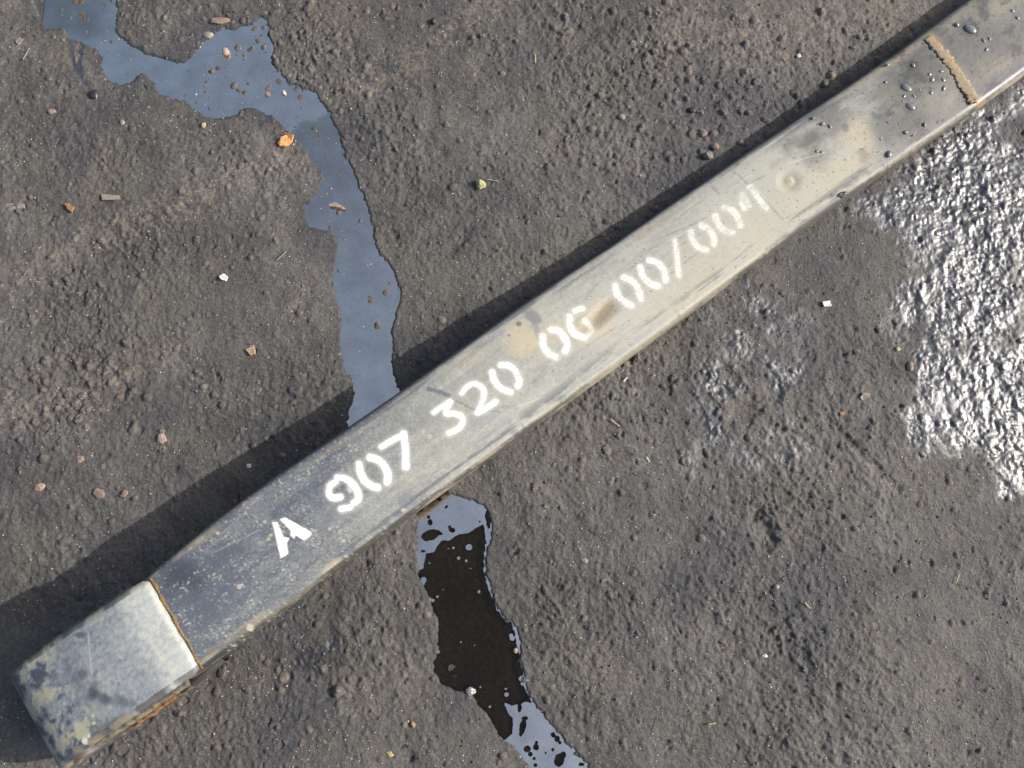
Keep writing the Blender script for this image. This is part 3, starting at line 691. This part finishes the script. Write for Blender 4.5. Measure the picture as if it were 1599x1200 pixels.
t.l(c, t.b.inputs["Base Color"]); t.b.inputs["Roughness"].default_value = .85; t.l(t.bump(n2, .0006), t.b.inputs["Normal"])
link("weld_seam", tube_mesh("weld_seam", seam, [.0030 + .0014 * k / 59 + .0011 * mnoise.noise(p * 260) + .0006 * mnoise.noise(p * 900) for k, p in enumerate(seam)], 16, .38, .055), t.m, spring)["label"] = "orange rusty weld across the oily far end"
# second leaf under the first one near the rolled end with a rusted lower edge
def plate(name, s0, s1, w0, w1, z0, z1, th, mat, parent, n=40):
    co = []; q = []
    for k in range(n):
        f = k / (n - 1); s = s0 + (s1 - s0) * f; z = z0 + (z1 - z0) * f; j = .0003 * mnoise.noise(Vector((s * 220, z0 * 900, w1 * 50)))
        for (w, dz_) in ((w0, -th * .3), (w0 + th * .3, 0), (w1 - th * .3, 0), (w1 + j, -th * .3), (w1 + j, -th * .75), (w1 - th * .3, -th), (w0 + th * .3, -th), (w0, -th * .75)):
            co.append(local_pt(s, w, z + dz_))
    for k in range(n - 1):
        for i in range(8): q.append((k * 8 + i, k * 8 + (i + 1) % 8, (k + 1) * 8 + (i + 1) % 8, (k + 1) * 8 + i))
    q += [tuple(range(8)), tuple(range(8 * n - 8, 8 * n))[::-1]]
    me = bpy.data.meshes.new(name); me.from_pydata(co, [], q); me.update()
    o = link(name, me, mat, parent)
    return o
MAT_DARKSTEEL = simple_mat("dark_grimy_steel", lin(70, 66, 60), .75, .45, 260, .4, .0003, lin(92, 86, 72))
plate("lower_leaf", .016, .082, -halfw - .004, halfw + .0022, .0455, .040, .006, MAT_DARKSTEEL, spring)
plate("rusty_strip", .026, .062, halfw - .004, halfw + .0040, .0375, .0340, .0018, MAT_RUST, spring)["label"] = "thin orange rusted edge under the rolled end"

spring.location = (float(SX), float(SY), 0.0)
for ch in spring.children: ch.matrix_parent_inverse = Matrix.Translation((-float(SX), -float(SY), 0.0))

# ================================================================== THINGS LYING ON THE GROUND
def gpoint(u, v, sink=0.0):
    X, Y = unproj(u, v, .002); X, Y = float(X), float(Y)
    z = float(ground_z(X, Y)); X, Y = unproj(u, v, z); X, Y = float(X), float(Y)
    return Vector((X, Y, float(ground_z(X, Y)) - sink))
PXM = .00045
def rock_mesh(name, seed, ax, ay, az, angular=.25, sub=2):
    bm = bmesh.new(); bmesh.ops.create_icosphere(bm, subdivisions=sub, radius=1)
    off = Vector((seed * 3.7, seed * 1.3, seed * 2.1))
    for v in bm.verts:
        d = 1 + angular * 1.3 * mnoise.noise(v.co * 1.1 + off) + angular * .6 * mnoise.noise(v.co * 2.7 + off)
        v.co = v.co * d; v.co.x *= ax; v.co.y *= ay; v.co.z *= az
    me = bpy.data.meshes.new(name); bm.to_mesh(me); bm.free()
    for p in me.polygons: p.use_smooth = angular < .22
    return me
_mc = {}
def cmat(key, rgb, rough=.85, spec=.3, rgb2=None, var=.3, dirt=.6):
    mu = lambda c: tuple(a * (1 - dirt) + b * dirt for a, b in zip(c, (96, 91, 86)))
    if max(rgb) > 90: rgb = mu(rgb); rgb2 = mu(rgb2) if rgb2 else None
    if key not in _mc: _mc[key] = simple_mat(key, lin(*rgb), rough, var, 700, spec, .0004, lin(*rgb2) if rgb2 else None)
    return _mc[key]
def rock(name, u, v, w, h, mat, label, cat, rot=0, lift=.35, hz=.7, angular=.25, seed=1, group=None):
    a, b = w * PXM * .46, h * PXM * .46; c = min(a, b) * hz; angular = max(angular, .2) * 1.15
    p = gpoint(u, v); o = link(name, rock_mesh(name, seed, a, b, c, angular), mat)
    o.location = p + Vector((0, 0, c * (lift - .12))); o.rotation_euler = (random.uniform(-.15, .15), random.uniform(-.15, .15), math.radians(rot))
    return tag(o, label, cat, group)
def chip(name, outline, thick, mat, label, cat, lift=.0004, curl=0.0):
    """a thin broken piece from its outline in photo pixels"""
    us = np.array(outline, float); cu, cv = us.mean(0); p0 = gpoint(cu, cv)
    pts = [Vector((*[float(q) for q in unproj(a, b, p0.z)], p0.z)) for a, b in outline]
    bm = bmesh.new(); vs = [bm.verts.new(q - p0 + Vector((0, 0, lift + curl * random.uniform(-.3, 1)))) for q in pts]
    f = bm.faces.new(vs); ext = bmesh.ops.extrude_face_region(bm, geom=[f])
    top = [e for e in ext['geom'] if isinstance(e, bmesh.types.BMVert)]
    for vv in top: vv.co.z += thick; vv.co.x *= .93; vv.co.y *= .93
    bmesh.ops.triangulate(bm, faces=bm.faces[:]); bmesh.ops.recalc_face_normals(bm, faces=bm.faces[:])
    bmesh.ops.subdivide_edges(bm, edges=bm.edges[:], cuts=1)
    for vv in bm.verts: vv.co += Vector((mnoise.noise(vv.co * 900), mnoise.noise(vv.co * 900 + Vector((5, 0, 0))), mnoise.noise(vv.co * 700 + Vector((9, 0, 0))))) * thick * .35
    me = bpy.data.meshes.new(name); bm.to_mesh(me); bm.free()
    o = link(name, me, mat); o.location = p0
    return tag(o, label, cat)
def straw(name, pts, r, mat, label, cat="straw"):
    ps = [gpoint(a, b) + Vector((0, 0, r * 1.2 + .0003)) for a, b in pts]; zc = max(p.z for p in ps)
    P = []
    for i in range(7):
        f = i / 6; q = ps[0].lerp(ps[-1], f); q.z = .6 * zc + .4 * q.z + .0002; P.append(q)
    o = link(name, tube_mesh(name, [q - ps[0] for q in P], [r * (1 - .25 * i / 6) for i in range(7)], 6, .1, .6), mat); o.location = ps[0]
    return tag(o, label, cat)

M_olive = cmat("olive_stone", (168, 160, 112), .9, .3, (120, 124, 88), dirt=.15); M_black = cmat("black_stone", (26, 26, 28), .45, .5)
M_tan = cmat("tan_stone", (176, 142, 100)); M_brown = cmat("brown_stone", (128, 100, 82)); M_red = cmat("reddish_stone", (118, 82, 74))
M_grey = cmat("grey_stone", (132, 124, 116)); M_white = cmat("white_chalk", (214, 208, 198), dirt=.3); M_pale = cmat("pale_splinter", (172, 160, 136), .9, .2, (130, 122, 108))
M_orange = cmat("orange_crumb", (176, 108, 50), .85, .3, (140, 90, 48), dirt=.5); M_straw = cmat("dry_straw", (200, 180, 132)); M_green = cmat("greenish_glass", (206, 214, 196), .35, .5, dirt=.25)
M_leafbit = cmat("yellow_orange_leaf", (178, 108, 56), .8, .3, (168, 124, 80), .45, dirt=.05)
M_pink = cmat("pinkish_shred", (170, 138, 128))
M_yel = cmat("yellow_bit", (206, 180, 92))

rock("pebble", 750, 290, 19, 18, M_olive, "yellowish green pebble lying alone between the puddle and the spring", "pebble", 20, .45, .85, .28, 2)
rock("pebble", 677, 35, 10, 12, M_black, "small black pebble near the top edge of the picture", "pebble", 0, .7, .95, .2, 3)
chip("leaf_scrap", [(434,226),(440,217),(449,212),(445,209),(460,213),(457,222),(450,229),(438,231)], .0008, M_leafbit, "bright orange-yellow leaf scrap beside the puddle's bend", "leaf scrap", .0008, .0016)
chip("stone_chip", [(384,547),(397,540),(400,554),(392,556)], .0016, M_tan, "triangular tan stone chip on bare dirt above the spring's shadow", "stone chip", .0003)
chip("chalk_crumb", [(343,432),(350,428),(357,433),(353,440),(346,438)], .0016, M_white, "white chalky crumb on the dirt left of the puddle", "crumb", .0003)
chip("wood_splinter", [(158,304),(187,306),(190,313),(160,314)], .0010, M_pale, "pale rectangular splinter lying flat on the left side", "splinter", .0003)
chip("wood_splinter", [(4,321),(20,317),(38,319),(40,326),(22,328),(5,327)], .0006, M_pale, "dull pale splinter half buried at the left edge", "splinter", .0001)
chip("rust_crumb", [(101,319),(108,318),(117,325),(113,333),(107,328)], .0012, M_orange, "small orange-brown crumb right of the splinter at the left edge", "crumb", .0003)
rock("pebble", 1117, 230, 15, 14, M_brown, "round brown pebble at the edge of the spring's shadow", "pebble", 0, .5, .85, .12, 5)
rock("pebble", 1105, 244, 17, 17, M_grey, "rough pale pebble touching the round brown one", "pebble", 30, .45, .8, .3, 6)
rock("pebble", 1097, 208, 15, 17, M_brown, "brownish pebble just above the pair by the spring's shadow", "pebble", 10, .2, .7, .2, 7)
rock("pebble", 1157, 224, 13, 11, M_red, "reddish pebble lying inside the spring's shadow at the right", "pebble", 0, .3, .7, .18, 8)
rock("stone_chip", 1080, 172, 16, 10, M_black, "shiny black stone chip above the spring on the right", "stone chip", 10, .4, .8, .35, 9)
chip("glass_chip", [(1283,472),(1296,470),(1297,479),(1286,480)], .0014, M_green, "greenish white angular chip on the dirt right of the spring", "chip", .0004)
straw("straw", [(836,86),(836,101)], .0005, M_straw, "thin upright pale straw near the top middle")
straw("straw", [(758,281),(778,284)], .0004, M_straw, "thin pale straw touching the yellowish green pebble")
rock("flat_stone", 345, 33, 38, 14, M_brown, "flat brown stone at the top between the two arms of the puddle", "stone", 5, .1, .6, .2, 11)
rock("flat_stone", 325, 55, 22, 13, M_grey, "smaller pale stone on the puddle's edge below the flat brown stone", "stone", 20, .1, .6, .2, 12)
rock("pebble", 418, 148, 9, 9, M_red, "rusty red grain sticking out of the bright oil film", "pebble", 0, .7, .9, .2, 13)
rock("pebble", 443, 146, 9, 9, cmat("wet_pale_bead", (190, 186, 200), .2, .6), "shiny pale bead sticking out of the bright oil film", "pebble", 0, .7, .9, .12, 14)
rock("pebble", 354, 84, 13, 16, M_pink, "pinkish pebble under the film in the wide part of the puddle", "pebble", 0, 1.3, .8, .2, 15)
rock("oil_blob", 147, 148, 17, 19, cmat("wet_black_oil", (30, 24, 30), .12, .7, (36, 26, 34)), "glossy dark oil blob at the end of a thin rivulet, upper left", "oil drop", 0, .5, .6, .1, 16)
rock("pebble", 63, 761, 19, 13, M_tan, "oval tan pebble on the dirt at the left edge above the shadow", "pebble", 10, .25, .7, .15, 17)
rock("pebble", 153, 770, 20, 16, M_red, "reddish brown pebble left of the spring's shadow, larger of two", "pebble", -20, .15, .7, .3, 18)
rock("pebble", 194, 771, 13, 12, M_brown, "brown pebble close to the edge of the spring's shadow at the left", "pebble", 0, .25, .7, .25, 19)
rock("pebble", 253, 686, 17, 21, M_pink, "dusty pinkish pebble pressed into the dirt left of the puddle", "pebble", 20, 0, .6, .15, 20)
rock("pebble", 123, 718, 18, 14, M_brown, "dusty brown pebble pressed into the dirt above the tan oval one", "pebble", 0, 0, .6, .2, 21)
rock("pebble", 441, 711, 11, 9, M_red, "purple-red pebble lying in the spring's shadow", "pebble", 0, .4, .8, .25, 22)
rock("pebble", 389, 728, 9, 7, M_white, "white pebble lying in the spring's shadow", "pebble", 0, .4, .8, .25, 23)
rock("pebble", 1421, 573, 11, 19, M_tan, "upright tan pebble at the edge of the glittering wet ground", "pebble", -8, .3, .7, .15, 24)
chip("paper_shred", [(1341,622),(1347,614),(1358,615),(1357,621),(1346,626)], .0006, M_pink, "pink shred on the dirt between the two wet patches", "shred", .0004, .0008)
chip("rust_crumb", [(1309,644),(1318,643),(1319,649),(1312,650)], .0010, M_orange, "bright orange crumb left of the pink shred", "crumb", .0004)
rock("pebble", 1401, 546, 10, 9, M_olive, "olive grain beside the upright tan pebble", "pebble", 0, .4, .8, .25, 25)
chip("plant_shred", [(514,322),(524,318),(531,321),(541,328),(538,330),(528,326),(516,325)], .0003, M_pink, "feathery pinkish plant shred floating on the narrow puddle", "plant shred", .0030, .0002)
rock("pebble", 1212, 917, 10, 8, M_tan, "tan chip on the bare dirt at the lower right, reddest one", "stone chip", 40, .4, .8, .3, 26)
straw("straw", [(1491,911),(1496,898)], .0005, M_straw, "short pale straw at the far lower right")
straw("straw", [(1104,1131),(1117,1129)], .0005, M_yel, "short yellow stalk on the dirt near the bottom right")
straw("straw", [(1255,941),(1264,950)], .0005, M_straw, "short pale straw near the middle of the lower right dirt")
straw("straw", [(952,655),(967,666)], .0006, M_straw, "dull pale twig just below the middle of the spring")
straw("straw", [(973,597),(979,590)], .0006, M_white, "white sliver just below the middle of the spring")
straw("straw", [(1009,714),(1014,722)], .0004, M_white, "thin white sliver right of the dull twig")
straw("straw", [(1510,348),(1522,336)], .0005, cmat("brown_twig", (120, 96, 76)), "short brown twig on the glittering wet ground")
straw("straw", [(432,408),(448,394)], .0006, M_pale, "pale curved sliver on the dirt near the narrow puddle")
rock("pebble", 645, 1132, 7, 10, M_orange, "orange grain on the dirt at the bottom left of the puddle", "pebble", 20, .4, .8, .2, 27)
chip("leaf_scrap", [(603,1174),(611,1173),(616,1180),(609,1182)], .0005, M_yel, "small yellow leaf scrap at the bottom edge", "leaf scrap", .0004, .0008)
chip("shell_bit", [(700,1040),(705,1036),(712,1040),(709,1043),(705,1042),(703,1048),(700,1046)], .0007, M_white, "white curved shell bit under the dark clear water", "shell bit", .0024)
chip("rust_crumb", [(704,1055),(711,1052),(717,1055),(711,1059)], .0007, M_orange, "orange-brown flake under the dark clear water", "crumb", .0020)
rock("pebble", 805, 1016, 8, 10, M_tan, "tan pebble under the dark water at its right bank", "pebble", 0, .6, .8, .15, 28)
rock("bubble", 735, 1079, 17, 14, cmat("clear_bubble", (120, 120, 128), .06, .8), "shiny bubble at the left bank of the dark lower pool", "bubble", 0, .5, .7, .08, 29)
rock("chalk_crumb", 1194, 1024, 8, 6, M_white, "small white crumb on the lower right dirt", "crumb", 0, .5, .8, .3, 30)
rock("pebble", 913, 876, 12, 9, M_grey, "pale grey pebble right of the dark lower pool", "pebble", 0, .1, .6, .25, 31)
rock("pebble", 334, 1014, 11, 9, M_red, "reddish grain below the rolled end's corner", "pebble", 0, .3, .8, .25, 33)
rock("pebble", 1247, 88, 9, 7, M_white, "small white stone on the dirt at the top right", "pebble", 0, .4, .8, .25, 34)
rock("pebble", 191, 192, 10, 10, M_grey, "pale round grain on the dirt left of the wide puddle", "pebble", 0, .3, .8, .15, 35)
rock("pebble", 318, 196, 9, 11, M_olive, "olive oval grain just below the wide puddle", "pebble", 0, .3, .8, .12, 36)
rock("pebble", 81, 175, 14, 12, M_brown, "brown stone at the left below the glossy oil blob", "pebble", 0, .1, .8, .3, 37)
rock("pebble", 971, 183, 14, 13, M_grey, "dusty grey pebble on the upper dirt right of the top straw", "pebble", 0, .05, .7, .2, 38)
chip("stone_chip", [(25,68),(33,61),(38,63),(30,72)], .0015, M_grey, "long grey chip near the top left corner", "stone chip", .0004)
straw("straw", [(37,95),(48,77)], .0007, M_pale, "pale sliver below the grey chip in the top left corner")

# ================================================================== OIL DROPS AND TAR ON THE SPRING
def dropmesh(seed):
    bm = bmesh.new(); bmesh.ops.create_icosphere(bm, subdivisions=2, radius=1)
    for v in bm.verts:
        k = 1 + .16 * mnoise.noise(v.co * 1.2 + Vector((seed, 0, 0))); v.co.x *= k; v.co.y *= k; v.co.z = max(v.co.z, -.15) * .5
    me = bpy.data.meshes.new("oil_droplet"); bm.to_mesh(me); bm.free()
    for p in me.polygons: p.use_smooth = True
    t_ = MAT_DROP; me.materials.append(t_); return me
t = NT("dark_oil_drop"); n1 = t.noise(300, 2)
t.l(t.mix(n1, lin(70, 73, 76), lin(104, 104, 102)), t.b.inputs["Base Color"]); t.b.inputs["Roughness"].default_value = .10; t.b.inputs["Specular IOR Level"].default_value = .7
MAT_DROP = t.m
dm = [dropmesh(s) for s in (1.3, 4.1, 7.7)]
zA = lambda a, b: (1300 + a / 5.348, a * 0 + b / 5.348)
zD = lambda a, b: (1066 + a / 3, b / 3)
drops = [(zA(455,538),10),(zA(675,545),8),(zA(905,598),9),(zA(810,622),7),(zA(832,665),10),(zA(925,668),9),(zA(930,738),10),(zA(825,775),9),(zA(680,803),8),(zA(598,803),9),
         (zA(588,850),6),(zA(770,1040),9),(zA(612,1105),9),(zA(1040,205),10),(zA(1285,415),10),(zA(1310,325),9),(zA(1262,340),11),(zA(1502,92),9),(zA(1545,150),10),(zA(730,750),5),(zA(445,685),5),
         (zA(470,980),4),(zA(560,1040),4),(zA(465,1025),6),(zA(640,745),7),(zA(700,680),4),(zA(1170,600),4),(zA(960,560),5),
         (zD(612,553),7),(zD(655,580),10),(zD(690,592),8),(zD(628,710),8),(zD(650,713),8),(zD(928,650),5),(zD(968,722),13),(zD(1080,635),4)]
for i, ((u, v), d) in enumerate(drops):
    o = link("oil_droplet", dm[i % 3]); o.location = height_on_leaf(u, v) + Vector((0, 0, .0003)); r = d * PXM * .5
    r *= .85; o.scale = (r * random.uniform(.85, 1.25), r * random.uniform(.65, 1), r * .75); o.rotation_euler = (0, 0, random.uniform(0, 3))
    cr = (1527 - 1449) * (v - 58) - (158 - 58) * (u - 1449)
    lab = ("small glossy oil droplet beyond the rusty weld near the upper right corner" if cr < 0 else "small glossy oil droplet on the oily stretch just left of the rusty weld" if u > 1340 else "small glossy oil droplet near the smoky stain right of the number")
    tag(o, lab, "oil drop", lab.replace("small glossy oil droplet", "oil droplets"))
for (u, v), d, lab in [(zA(1150,245), 22, "largest oil drop, beyond the rusty weld near the upper right corner"), (zA(615,735), 19, "wide dark oil drop left of the rusty weld, upper of two"),
                       (zA(650,890), 17, "wide dark oil drop left of the rusty weld, lower of two")]:
    o = link("oil_drop", dm[0]); o.location = height_on_leaf(u, v) + Vector((0, 0, .0002)); r = d * PXM * .5
    o.scale = (r, r * .7, r * .6); o.rotation_euler = (0, 0, -.5); tag(o, lab, "oil drop")
M_tar = cmat("black_tar", (24, 23, 23), .4, .5)
def tar(u, v, w, h, rot, lab, seed):
    o = link("tar_clump", rock_mesh("tar_clump", seed, w * PXM / 2, h * PXM / 2, .0016, .5), M_tar)
    o.location = height_on_leaf(u, v) - Vector((0, 0, .0016)); o.rotation_euler = (0, 0, math.radians(rot)); tag(o, lab, "tar")
tar(1316, 303, 20, 8, 30, "black tar clump on the spring's lower edge near its right stained part", 41)
tar(1469, 188, 22, 7, 36, "black tar streak on the spring's edge below the rusty weld", 42)
tar(1524, 156, 13, 11, 60, "black tar clump at the lower end of the rusty weld", 43)

# ================================================================== LOOSE GRIT
def grit(name, n, smin, smax, mat, label, seed, dens=None):
    r = np.random.default_rng(seed)
    u = r.uniform(-60, 1660, n * 3); v = r.uniform(-60, 1260, n * 3)
    gxw, gyw = unproj(u, v, .002)
    keepm = np.ones(n * 3, bool)
    dn = fbm(gxw * 16, gyw * 16, seed, 3) + .3
    if dens is not None: dn = dn + dens(u, v)
    keepm &= r.random(n * 3) < np.clip(dn, .05, 1)
    keepm &= sdf_poly(u, v, PUDDLE) > 1
    gxw, gyw = gxw[keepm][:n], gyw[keepm][:n]; n = len(gxw)
    z = ground_z(gxw, gyw)
    s = smin + (smax - smin) * r.random(n) ** 3
    base = np.array([[1,0,0],[0,1,0],[-1,0,0],[0,-1,0],[0,0,.8],[0,0,-.8]], float)
    sc = s[:, None, None] * (base[None] * (1 + r.uniform(-.45, .3, (n, 6, 1))))
    th = r.uniform(0, 6.28, n); c_, s_ = np.cos(th)[:, None], np.sin(th)[:, None]
    X = sc[..., 0] * c_ - sc[..., 1] * s_; Y = sc[..., 0] * s_ + sc[..., 1] * c_
    co = np.stack([X + gxw[:, None], Y + gyw[:, None], sc[..., 2] + z[:, None] + s[:, None] * .2], -1).reshape(-1, 3)
    f = np.array([[0,1,4],[1,2,4],[2,3,4],[3,0,4],[1,0,5],[2,1,5],[3,2,5],[0,3,5]])
    F = (np.arange(n)[:, None, None] * 6 + f[None]).reshape(-1, 3)
    o = link(name, mesh_fast(name, co, F, None, None, False), mat); tag(o, label, None, None, "stuff")
sandy = lambda u, v: .9 * (1 - sstep(0, 45, dist_line(u, v, [(500,170),(600,125),(700,55),(800,-20)]))) + .8 * (1 - sstep(0, 50, dist_line(u, v, [(40,430),(320,310),(470,235)]))) + .2
grit("pale_grit", 9000, .00014, .00055, simple_mat("pale_quartz_grit", lin(190, 181, 168), .4, .35, 500, .6), "tiny pale sand grains strewn over the dirt", 81, sandy)
grit("brown_grit", 3800, .0003, .0011, simple_mat("brown_grit", lin(112, 94, 80), .85, .45, 160, .3, .0004, lin(96, 88, 82)), "tiny brown and grey grit strewn over the dirt", 82)
grit("dark_grit", 2600, .0003, .0011, simple_mat("dark_grit", lin(60, 57, 56), .8, .4, 160, .3), "tiny dark grit strewn over the dirt", 83)

# flecks floating on the oil film
fr2 = np.random.default_rng(91); nfl = 200
fu = fr2.uniform(60, 640, nfl * 6); fv = fr2.uniform(0, 660, nfl * 6); ok = sdf_poly(fu, fv, PUDDLE) < -3
fx_, fy_ = unproj(fu[ok][:nfl], fv[ok][:nfl], 0); nfl = len(fx_)
fs_ = .00012 + .0008 * fr2.random(nfl) ** 5
base = np.array([[1,0,0],[0,1,0],[-1,0,0],[0,-1,0],[0,0,.5],[0,0,-.5]], float)
sc = fs_[:, None, None] * base[None] * (1 + fr2.uniform(-.5, .5, (nfl, 6, 1)))
co = sc + np.stack([fx_, fy_, np.full(nfl, .0001)], -1)[:, None, :]
f8 = np.array([[0,1,4],[1,2,4],[2,3,4],[3,0,4],[1,0,5],[2,1,5],[3,2,5],[0,3,5]])
fl_o = link("floating_flecks", mesh_fast("floating_flecks", co.reshape(-1, 3), (np.arange(nfl)[:, None, None] * 6 + f8[None]).reshape(-1, 3), None, None, False),
            simple_mat("film_flecks", lin(110, 98, 94), .6, .7, 120, .4, .0003, lin(150, 128, 118)))
tag(fl_o, "tiny flecks floating on the puddle's oil film", None, None, "stuff")
